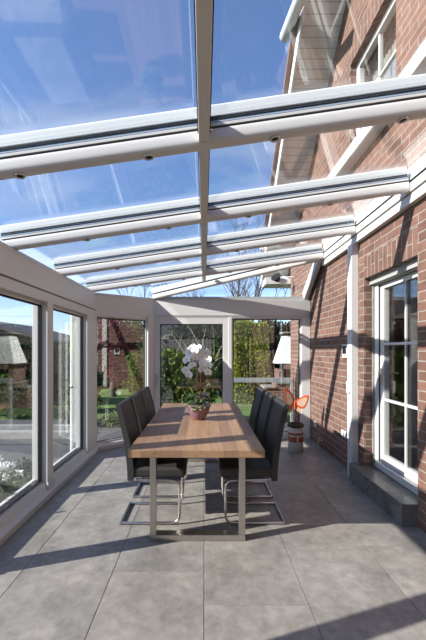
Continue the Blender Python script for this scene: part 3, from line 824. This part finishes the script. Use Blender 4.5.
# ------------------------------------------------------------------ milk churn planter and butterfly ornament
PX, PY = 1.375, 5.18
c = tag(empty('milk_churn', (PX, PY, 0)), 'white enamel churn with painted red bands, on the floor by the far window', 'pot')
m = MB(); m.lathe([(.0001, .001), (.105, .001), (.112, .01), (.112, .29), (.108, .31), (.092, .335), (.086, .36), (.098, .385), (.098, .395), (.082, .395), (.078, .37), (.0001, .365)], (PX, PY, 0), 36); build(m, 'churn_body', M['enamel'], c)
m = MB(); m.lathe([(.1125, .255), (.1145, .262), (.1145, .282), (.1125, .29)], (PX, PY, 0), 36); m.lathe([(.1125, .15), (.1138, .155), (.1138, .225), (.1125, .23)], (PX, PY, 0), 36); build(m, 'painted_band', M['band_red'], c)
m = MB(); m.lathe([(.1128, .05), (.1135, .053), (.1135, .060), (.1128, .062)], (PX, PY, 0), 36); m.box(PX - .012, PX + .012, PY - .117, PY - .113, .10, .25); build(m, 'painted_band', M['enamel'], c)
m = MB(); prof = []
for i in range(13): a = i / 12 * 2 * PI; prof.append((.098 + .026 * math.cos(a), .39 + .026 * math.sin(a)))
m.lathe(prof, (PX, PY, 0), 30)
wr_ = build(m, 'moss_wreath', M['twine'], c)
for s_ in (-1, 1):
    m = MB(); m.tube(bez([(PX + s_ * .112, PY, .27), (PX + s_ * .15, PY, .27), (PX + s_ * .15, PY, .2), (PX + s_ * .112, PY, .19)], 8), .006, 6); build(m, 'handle', M['enamel'], c)

b = tag(empty('butterfly_ornament', (PX - .015, PY, .37)), 'orange and cream metal butterfly on a rod stuck in the churn', 'ornament')
m = MB(); m.tube([(PX - .015, PY, .37), (PX - .015, PY, .70)], .004, 6); build(m, 'rod', M['bark'], b)
def wing(pts, name, inset, by):
    cx_, cz_ = PX - .015, .69
    P = [(cx_ + x * 1.1, PY - .012 - abs(x) * .25, cz_ + z * 1.1) for x, z in pts]
    m = MB(); m.prism(P, (0, .006, 0)); o = build(m, name, M['orange'], b)
    cen = Vector((sum(p[0] for p in P) / len(P), sum(p[1] for p in P) / len(P), sum(p[2] for p in P) / len(P)))
    Q = [cen + (Vector(p) - cen) * inset + Vector((0, -.004, 0)) for p in P]
    m = MB(); m.prism(Q, (0, .003, 0)); build(m, 'wing_panel', M['cream'], o)
    return o
up = [(0, .0), (.01, .05), (.03, .075), (.08, .11), (.13, .135), (.175, .14), (.185, .115), (.175, .06), (.15, .0), (.125, -.04), (.09, -.05), (.04, -.03)]
upl = [(-x * .92 if True else x, z * 1.55 + .01) for x, z in up]
wing(up, 'wing', .70, 0)
wing([(x * .85, z + .01) for x, z in upl], 'wing', .64, 0)
lo = [(.0, -.01), (.04, -.03), (.085, -.05), (.10, -.08), (.09, -.115), (.07, -.13), (.045, -.11), (.02, -.06)]
def lower(pts):
    cx_, cz_ = PX - .015, .69
    m = MB(); m.prism([(cx_ + x, PY - .008 - abs(x) * .2, cz_ + z) for x, z in pts], (0, .005, 0)); o = build(m, 'lower_wing', M['cream'], b)
lower(lo); lower([(-x * 1.25, z * .9) for x, z in lo])
m = MB(); m.tube([(PX - .015, PY - .01, .62), (PX - .015, PY - .016, .66), (PX - .015, PY - .016, .72), (PX - .015, PY - .01, .745)], [.006, .011, .011, .006], 10)
for s_ in (-1, 1): m.tube(bez([(PX - .015, PY - .012, .74), (PX - .015 + s_ * .02, PY - .012, .79), (PX - .015 + s_ * .05, PY - .012, .80)], 6), .002, 5)
build(m, 'body', M['orange'], b)

# ------------------------------------------------------------------ wall fittings
def fit(name, y, z, w_, h_, label, cat, inner=True, lab2=None, disp=False):
    r = tag(empty(name, (XW, y, z - h_ / 2)), label, cat)
    m = MB(); m.box(XW - .022, XW - .0005, y - w_ / 2, y + w_ / 2, z - h_ / 2, z + h_ / 2); build(m, 'cover_plate', M['plastic_white'], r, .004)
    if disp:
        m = MB(); m.box(XW - .0245, XW - .0221, y - w_ * .40, y + w_ * .40, z - h_ * .22, z + h_ * .40); build(m, 'display', M['display'], r)
        m = MB(); m.box(XW - .0245, XW - .0221, y - w_ * .18, y + w_ * .18, z - h_ * .40, z - h_ * .30); build(m, 'button', M['seam'], r)
    else:
        m = MB(); m.lathe([(.024, 0), (.024, .002), (.020, .003), (.018, -.0), (.0001, 0)], (XW - .0222, y, z), 20, axis=Vector((-1, 0, 0))); build(m, 'socket_insert', M['seam'], r)
fit('thermostat', 4.42, 1.50, .14, .17, 'white wall thermostat with dark display left of the square post', 'thermostat', disp=True)
fit('wall_socket', 5.62, .315, .085, .085, 'white socket low on the brick wall beside the far corner', 'socket')
fit('wall_socket', 4.44, .43, .17, .085, 'white double socket low on the brick wall beside the square post', 'socket')
m = MB(); m.box(1.705, 1.7345, 4.085, 4.14, 1.0, 1.14); r_ = tag(build(m, 'junction_box', M['plastic_white'], bevel=.006), 'small white junction box on the side of the square post', 'junction box')
tp = tag(empty('water_tap', (XW, 5.30, 0)), 'small brass tap at the foot of the brick wall', 'tap')
m = MB(); m.tube([(XW - .045, 5.30, .002), (XW - .045, 5.30, .12)], .011, 10); m.tube([(XW - .001, 5.30, .12), (XW - .05, 5.30, .12), (XW - .065, 5.30, .105), (XW - .065, 5.30, .05)], .010, 10); m.lathe([(.0001, 0), (.025, 0), (.025, .006), (.0001, .006)], (XW - .001, 5.30, .12), 16, axis=Vector((-1, 0, 0))); build(m, 'spout', M['brass'], tp)
m = MB(); m.tube([(XW - .045, 5.30, .125), (XW - .045, 5.30, .155)], .006, 8); m.tube([(XW - .045, 5.27, .16), (XW - .045, 5.33, .16)], .007, 8); build(m, 'tap_handle', M['brass'], tp)

# outdoor lamp under the eaves, seen through the far roof pane
lp = tag(empty('outdoor_lamp', (1.55, 7.0, 2.85)), 'dark conical lamp with pale round cover below the far house eaves', 'lamp')
m = MB(); m.lathe([(.0001, 0), (.035, .01), (.10, .13), (.092, .13), (.0001, .10)], (1.50, 6.95, 2.90), 24, axis=Vector((-.5, -.5, .55))); build(m, 'lamp_shade', M['gasket'], lp)
m = MB(); m.lathe([(.0001, .0), (.05, .01), (.08, .025), (.085, .035), (.08, .035), (.0001, .015)], (1.62, 7.0, 2.93), 24, axis=Vector((-.3, -1, .1))); build(m, 'round_cover', M['dish'], lp)
m = MB(); m.tube([(1.62, 7.02, 2.98), (1.72, 7.02, 3.0), (1.82, 7.02, 3.0)], .018, 8); m.tube([(1.52, 6.97, 2.88), (1.62, 7.0, 2.95)], .015, 8); build(m, 'wall_arm', M['dish'], lp)

# ------------------------------------------------------------------ outdoors
ZG = -.17
m = MB(); m.box(-60, 60, -30, 90, ZG - .3, ZG)
struct(build(m, 'lawn', M['lawn']), 'wide mown lawn around the conservatory', 'lawn')
m = MB(); m.box(-6.2, -1.77, -6, 6.9, ZG, ZG + .03)
struct(build(m, 'gravel_path', M['gravel']), 'grey gravel path beside the left windows', 'path')
m = MB(); m.box(-5.2, 5.6, YB + .12, 8.1, ZG, ZG + .05)
struct(build(m, 'terrace', M['gravel']), 'grey paved terrace behind the far glass wall', 'terrace')
m = MB(); m.box(-6.3, -2.35, 6.35, 6.5, ZG, .01); m.box(-6.3, -2.35, 6.66, 6.8, ZG, .06); m.box(-6.3, -2.35, 6.5, 6.66, ZG, -.04)
tag(build(m, 'garden_kerb', M['stone'], bevel=.01), 'low pale stone kerb across the path outside the left windows', 'kerb')
m = MB(); m.box(-2.7, -1.80, .5, 4.6, ZG + .03, ZG + .07)
struct(build(m, 'flower_bed', M['earth']), 'earth bed under the left windows', 'flower bed')

def rnd(): return Vector((random.gauss(0, 1), random.gauss(0, 1), random.gauss(0, 1))).normalized()
def blob_leaves(m, c, r, n, size, shell=.55, flat=1, asp=.6, mi=0):
    c = Vector(c)
    for _ in range(n):
        u = rnd(); k_ = random.uniform(shell, 1.0) * (1 + .13 * math.sin(u.x * 7 + c.x * 3) * math.sin(u.z * 6 + c.y) + .08 * math.sin(u.y * 11))
        p = c + Vector((u.x * r[0], u.y * r[1], u.z * r[2])) * k_
        dv = (u * .6 + rnd()).normalized()
        m.leaf(p, dv, rnd(), size * random.uniform(.6, 1.3), size * asp, mi)
def box_leaves(m, x0, x1, y0, y1, z0, z1, n, size, rough=.12):
    for _ in range(n):
        x = random.uniform(x0, x1); z = random.uniform(z0, z1); y = random.uniform(y0, y1)
        f = random.random()
        if f < .6: y = y0 + abs(random.gauss(0, .09)) - .05 - rough * math.sin(x * 5 + z * 3) * .5
        elif f < .75: z = z1 - abs(random.gauss(0, .08)) + rough * math.sin(x * 6) * .6
        elif f < .9: x = (x0 if random.random() < .5 else x1) + random.gauss(0, .05)
        m.leaf((x, y, z), (rnd() + Vector((0, -.6, .2))).normalized(), rnd(), size * random.uniform(.6, 1.3), size * .6)
def hedge(x0, x1, y0, y1, z1, n, size, mat, label, round_=False, name='hedge'):
    r = tag(empty(name, ((x0 + x1) / 2, (y0 + y1) / 2, ZG)), label, 'hedge')
    m = MB(); box_leaves(m, x0, x1, y0, y1, ZG, z1, n, size); build(m, 'foliage', mat, r)
    m = MB(); 
    for i in range(max(2, int((x1 - x0) / .5))):
        xx = x0 + .25 + i * .5
        m.tube([(xx, (y0 + y1) / 2, ZG - .02), (xx + .03, (y0 + y1) / 2, z1 * .6)], .02, 6)
    build(m, 'stems', M['bark'], r)
    m = MB(); m.box(x0 + .12, x1 - .12, y0 + .12, y1 - .1, ZG + .05, z1 - .15); build(m, 'inner_foliage', mat, r)
def tree(x, y, h_, cr, n, size, mat, label, name='tree', z_c=None, cat='tree'):
    r = tag(empty(name, (x, y, ZG)), label, cat)
    m = MB(); zc = z_c if z_c is not None else h_ - cr[2]
    for i in range(7):
        u = rnd() * .45; blob_leaves(m, (x + u.x * cr[0], y + u.y * cr[1], zc + u.z * cr[2]), [q * .62 for q in cr], n // 7, size)
    build(m, 'crown', mat, r)
    m = MB(); m.tube([(x, y, ZG - .05), (x + .05, y, zc * .6), (x, y, zc)], [.14, .10, .05], 8)
    for i in range(8):
        a = i * 2.4; m.tube([(x, y, zc * (.4 + .05 * i)), (x + math.cos(a) * cr[0] * .4, y + math.sin(a) * cr[1] * .4, zc + (i % 3) * .2 * cr[2]), (x + math.cos(a) * cr[0] * .7, y + math.sin(a) * cr[1] * .7, zc + cr[2] * (.1 + .1 * i) * .6)], [.05, .03, .012], 6)
    build(m, 'trunk', M['bark'], r)

hedge(-1.55, .15, 7.3, 8.1, 1.42, 6500, .10, M['laurel'], 'bushy mid-green laurel hedge behind the orchid')
hedge(-6.5, 6.5, -6.2, -5.2, 2.9, 7000, .22, M['darkleaf'], 'long unseen dark hedge behind the camera, added to darken the glass reflections')  # added out of view to keep bright sky out of the far glass reflections
hedge(.97, 2.02, 11.0, 11.8, 2.38, 14000, .10, M['privet'], 'tall yellow-green clipped hedge behind the far window')
hedge(-5.6, -2.6, 15.3, 16.3, 1.5, 4500, .14, M['midleaf'], 'long green hedge at the back of the lawn')
hedge(-9.2, -3.5, 10.6, 11.4, 1.75, 8000, .12, M['darkleaf'], 'dark evergreen hedge across the garden outside the left windows')
hedge(.4, 5.6, 12.15, 12.85, 2.5, 7000, .15, M['darkleaf'], 'dark evergreen hedge behind the garden fireplace')
tree(-3.35, 12.7, 3.1, (1.1, .9, 1.45), 6500, .15, M['purple'], 'purple-leaved tree on the lawn seen through the slanted corner window')
tree(-3.55, 17.5, 3.3, (1.1, 1.1, 1.3), 4500, .18, M['midleaf'], 'round green tree behind the lawn, right of the purple one')
tree(-1.1, 17.6, 3.0, (.9, .7, 1.2), 4500, .12, M['darkleaf'], 'dark shrubby tree behind the laurel hedge')
tree(-.3, 14.6, 3.0, (1.5, .8, 1.5), 5000, .16, M['darkleaf'], 'broad dark evergreen tree behind the glass door')
# shrubs
def shrub(x, y, r, z, n, size, mat, label, name='shrub', petals=0, pm=None):
    rt = tag(empty(name, (x, y, ZG)), label, 'shrub')
    m = MB(); blob_leaves(m, (x, y, ZG + z * .5), (r[0], r[1], z * .5), n, size, .2); build(m, 'foliage', mat, rt)
    m = MB()
    for i in range(9):
        a = i * 2.4; m.tube([(x, y, ZG), (x + math.cos(a) * r[0] * .5, y + math.sin(a) * r[1] * .5, ZG + z * .8)], [.012, .004], 5)
    build(m, 'stems', M['bark'], rt)
    if petals:
        for i in range(petals):
            m = MB()
            a = random.uniform(0, 2 * PI); q = random.uniform(0, .9) ** .5
            blob_leaves(m, (x + math.cos(a) * r[0] * q, y + math.sin(a) * r[1] * q, ZG + z * random.uniform(.9, 1.12)), (.028, .028, .02), 16, .04, .1)
            build(m, 'flower', pm, rt)
shrub(-2.15, 3.35, (.32, .5), .46, 3200, .06, M['grassleaf'], 'grey-green shrub with pale flowers right outside the near left window', petals=26, pm=M['petal'])
shrub(-2.2, 2.3, (.30, .36), .36, 2000, .06, M['grassleaf'], 'grey-green leafy shrub outside the left edge of the picture')
shrub(-2.15, 4.35, (.22, .25), .30, 1100, .05, M['darkleaf'], 'small dark shrub outside the left post')
shrub(-2.7, 7.5, (.34, .3), .42, 1500, .07, M['darkleaf'], 'low dark shrub outside the slanted corner window, left one')
shrub(-2.0, 7.5, (.30, .25), .32, 1300, .06, M['grassleaf'], 'low grey-green shrub outside the slanted corner window, right one')
shrub(-4.6, 8.6, (.7, .5), .75, 2200, .09, M['darkleaf'], 'dark shrub on the lawn edge outside the left windows')
shrub(-6.4, 9.2, (1.1, .8), 1.3, 3000, .12, M['laurel'], 'larger green shrub on the lawn outside the left windows')
shrub(-3.3, 9.5, (.55, .45), .6, 1600, .09, M['laurel'], 'green shrub on the lawn below the purple tree')

# bare trees
def bare(x, y, h_, spread, label, seed, mat, base_n=5, name='bare_tree', thick=.05, gens=4):
    rs = random.Random(seed); m = MB()
    def grow(p, d_, L_, r_, g):
        P = [p]; dd = d_.copy()
        for i in range(4):
            dd = (dd + Vector((rs.gauss(0, .13), rs.gauss(0, .13), rs.gauss(.03, .08)))).normalized(); P.append(P[-1] + dd * L_ / 4)
        m.tube(P, [r_ * (1 - .11 * i) for i in range(5)], 5, cap=False)
        if g > 0:
            for i in range(3 if g > 1 else 4):
                q = P[rs.choice((2, 3, 4))]; nd = (dd + Vector((rs.gauss(0, .55), rs.gauss(0, .5), rs.gauss(.1, .35))) * spread).normalized(); grow(q, nd, L_ * rs.uniform(.5, .8), r_ * .55, g - 1)
    for i in range(base_n):
        grow(Vector((x + rs.uniform(-.1, .1), y + rs.uniform(-.1, .1), ZG - .05)), Vector((rs.gauss(0, .28), rs.gauss(0, .2), 1)).normalized(), h_ * rs.uniform(.45, .62), thick, gens)
    tag(build(m, name, mat), label, 'tree')
bare(1.7, 15.6, 5.2, .8, 'bare branched tree rising above the far eaves beam', 4, M['bark'], 5, thick=.075)
bare(-3.6, 19.5, 5.0, .7, 'second bare branched tree behind the glass door, far to the left of the taller one', 9, M['bark'], 5, thick=.07)
bare(-.28, 9.6, 2.95, .6, 'pale leafless shrub with curved twigs outside the glass door', 21, M['palebark'], 7, name='bare_shrub', thick=.011, gens=1)

# garden fireplace
gf = tag(empty('garden_fireplace', (2.52, 10.3, ZG)), 'brick garden fireplace with tapered white hood behind the far window', 'outdoor fireplace')
fx0, fx1, fy0, fy1 = 2.10, 3.02, 10.0, 10.7
m = MB()
m.box(fx0, fx1, fy0, fy1, ZG, .55); m.box(fx0 + .08, fx0 + .2, fy0, fy1, .55, 1.13); m.box(fx1 - .2, fx1 - .08, fy0, fy1, .55, 1.13); m.box(fx0 + .2, fx1 - .2, fy1 - .12, fy1, .55, 1.13); m.box(fx0 + .08, fx1 - .08, fy0, fy1, .98, 1.13)
m.box(fx0 - .35, fx0, fy0, fy1, ZG, .42)
build(m, 'brick_base', M['brick'], gf)
m = MB(); m.box(fx0 - .02, fx1 + .02, fy0 - .05, fy1, .551, .60); m.box(fx0 - .37, fx0 - .021, fy0 - .05, fy1, .421, .47); build(m, 'shelf', M['stone'], gf, .01)
m = MB(); a_ = (fx0 + .03, fx1 - .03, fy0 - .02, fy1 + .02, 1.131); b2 = (fx0 + .27, fx1 - .27, fy0 + .14, fy1 - .14, 1.94)
m.hexa([(a_[0], a_[2], a_[4]), (a_[1], a_[2], a_[4]), (a_[1], a_[3], a_[4]), (a_[0], a_[3], a_[4]), (b2[0], b2[2], b2[4]), (b2[1], b2[2], b2[4]), (b2[1], b2[3], b2[4]), (b2[0], b2[3], b2[4])])
build(m, 'hood', M['hood'], gf, .01)
m = MB(); m.box(b2[0] + .03, b2[1] - .03, b2[2] + .03, b2[3] - .03, 1.941, 2.02); build(m, 'flue_opening', M['gasket'], gf)
m = MB(); m.box(b2[0] - .06, b2[1] + .06, b2[2] - .06, b2[3] + .06, 2.021, 2.06); build(m, 'cap', M['stone'], gf, .005)

# rail and posts added outside the far window to imitate a window-frame reflection
ws = tag(empty('reflection_rail', (1.2, 7.0, ZG)), 'pale grey rail on two posts outside the far window, added to imitate a reflection', 'reflection stand-in')
m = MB(); m.box(.55, 1.80, 6.98, 7.03, .86, .955); build(m, 'rail', M['reflect_grey'], ws, .005)
m = MB(); m.box(1.755, 1.80, 6.98, 7.03, ZG, .859); build(m, 'post', M['reflect_grey'], ws)
m = MB(); m.box(.55, .60, 6.98, 7.03, ZG, .859); build(m, 'post', M['reflect_grey'], ws)

m = MB(); m.box(-1.9, 6, 13.0, 13.08, ZG, 1.95)
tag(build(m, 'garden_fence', M['fence']), 'dark board fence at the end of the garden', 'fence')

# downpipe outside the left corner
dp = tag(empty('downpipe', (-1.86, 4.92, ZG)), 'white downpipe outside the left windows near the corner post', 'downpipe')
m = MB(); m.tube([(-1.865, 4.92, ZG), (-1.865, 4.92, 2.31)], .042, 14); build(m, 'pipe', M['white_bright'], dp)
m = MB(); m.lathe([(.043, .98), (.049, .98), (.049, 1.02), (.043, 1.02)], (-1.865, 4.92, 0), 14); build(m, 'bracket', M['steel'], dp)

# neighbouring houses
def house(x0, x1, y0, y1, ze, zr_, label, wm, nw=3):
    r = tag(empty('neighbour_house', ((x0 + x1) / 2, (y0 + y1) / 2, ZG)), label, 'house')
    m = MB(); xm = (x0 + x1) / 2
    m.box(x0, x1, y0, y1, ZG, ze); m.prism([(x0, y0, ze), (x1, y0, ze), (xm, y0, zr_ - .15)], (0, y1 - y0, 0)); build(m, 'wall', wm, r)
    m = MB(); ov = .5
    sl = (zr_ - ze) / (xm - x0)
    for s_ in (-1, 1):
        e_ = x0 - ov if s_ < 0 else x1 + ov; zz = ze - ov * sl
        m.prism([(e_, y0 - .4, zz), (xm, y0 - .4, zr_), (xm, y0 - .4, zr_ + .16), (e_, y0 - .4, zz + .16)], (0, y1 - y0 + .8, 0))
    build(m, 'roof', M['rooftile'], r)
    for i in range(nw):
        xx = x0 + (i + .5) * (x1 - x0) / nw
        m = MB(); m.box(xx - .5, xx + .5, y0 - .04, y0 - .002, ze - 1.5, ze - .35); f = build(m, 'window', M['white_bright'], r)
        m = MB(); m.box(xx - .42, xx + .42, y0 - .06, y0 - .041, ze - 1.42, ze - .43); build(m, 'window_pane', M['display'], f)
house(-16.5, -7.9, 17.5, 25, 2.0, 3.1, 'low house with dark roof seen through the left windows', M['darkwall'], 0)
house(-5.2, 1.6, 24, 31, 2.6, 4.4, 'house with dark roof beyond the garden fence behind the glass door', M['housewall'])

# ------------------------------------------------------------------ world, sun, camera
SUN = Vector((1.7, .57, -1.0)).normalized()
w = bpy.data.worlds.new('sky'); scene.world = w; w.use_nodes = True
nt = w.node_tree
for n in list(nt.nodes): nt.nodes.remove(n)
out = nt.nodes.new('ShaderNodeOutputWorld'); bg = nt.nodes.new('ShaderNodeBackground')
sky = nt.nodes.new('ShaderNodeTexSky'); sky.sky_type = 'NISHITA'; sky.sun_disc = False
sky.sun_elevation = R(29); sky.sun_rotation = math.atan2(-SUN.x, -SUN.y)
sky.air_density = 1.0; sky.dust_density = .3; sky.ozone_density = 2.2; sky.altitude = 200
tc = nt.nodes.new('ShaderNodeTexCoord')
mp = nt.nodes.new('ShaderNodeMapping'); mp.inputs['Rotation'].default_value = (.3, .2, .5); mp.inputs['Scale'].default_value = (1.2, 3.2, 3.0)
nt.links.new(tc.outputs['Generated'], mp.inputs[0])
no = nt.nodes.new('ShaderNodeTexNoise'); no.inputs['Scale'].default_value = 1.7; no.inputs['Detail'].default_value = 7; no.inputs['Roughness'].default_value = .58; no.inputs['Distortion'].default_value = .4
nt.links.new(mp.outputs[0], no.inputs['Vector'])
mr = nt.nodes.new('ShaderNodeMapRange'); mr.inputs[1].default_value = .46; mr.inputs[2].default_value = .80; mr.inputs[3].default_value = 0; mr.inputs[4].default_value = .55
nt.links.new(no.outputs['Fac'], mr.inputs[0])
mx = nt.nodes.new('ShaderNodeMix'); mx.data_type = 'RGBA'; mx.inputs[7].default_value = (3.6, 3.9, 4.4, 1)
nt.links.new(mr.outputs[0], mx.inputs[0]); tint = nt.nodes.new('ShaderNodeMix'); tint.data_type = 'RGBA'; tint.blend_type = 'MULTIPLY'; tint.inputs[0].default_value = 1; tint.inputs[7].default_value = (.95, 1.0, 1.18, 1)
nt.links.new(sky.outputs[0], tint.inputs[6]); nt.links.new(tint.outputs[2], mx.inputs[6])
nt.links.new(mx.outputs[2], bg.inputs[0]); bg.inputs[1].default_value = .27
nt.links.new(bg.outputs[0], out.inputs[0])

sl = bpy.data.lights.new('sun', 'SUN'); sl.energy = 12.5; sl.angle = R(.55); sl.color = (1, .97, .925)
so = bpy.data.objects.new('sun', sl); COL.objects.link(so); so.location = (-10, -4, 8)
so.rotation_euler = SUN.to_track_quat('-Z', 'Y').to_euler()

cam = bpy.data.cameras.new('camera'); co = bpy.data.objects.new('camera', cam); COL.objects.link(co)
co.location = (0, 0, 1.5); co.rotation_euler = (R(90), 0, 0)
cam.sensor_fit = 'AUTO'; cam.sensor_width = 36; cam.lens = 345 / 640 * 36
cam.shift_x = 9 / 640; cam.shift_y = 31 / 640
cam.clip_start = .05; cam.clip_end = 500
scene.camera = co
scene.view_settings.view_transform = 'Standard'; scene.view_settings.look = 'None'
scene.view_settings.exposure = -.12; scene.view_settings.gamma = 1
scene.cycles.max_bounces = 10; scene.cycles.transparent_max_bounces = 32; scene.cycles.diffuse_bounces = 3; scene.cycles.glossy_bounces = 5
scene.cycles.caustics_reflective = False; scene.cycles.caustics_refractive = False
scene.cycles.sample_clamp_indirect = 6
scene.cycles.use_denoising = True
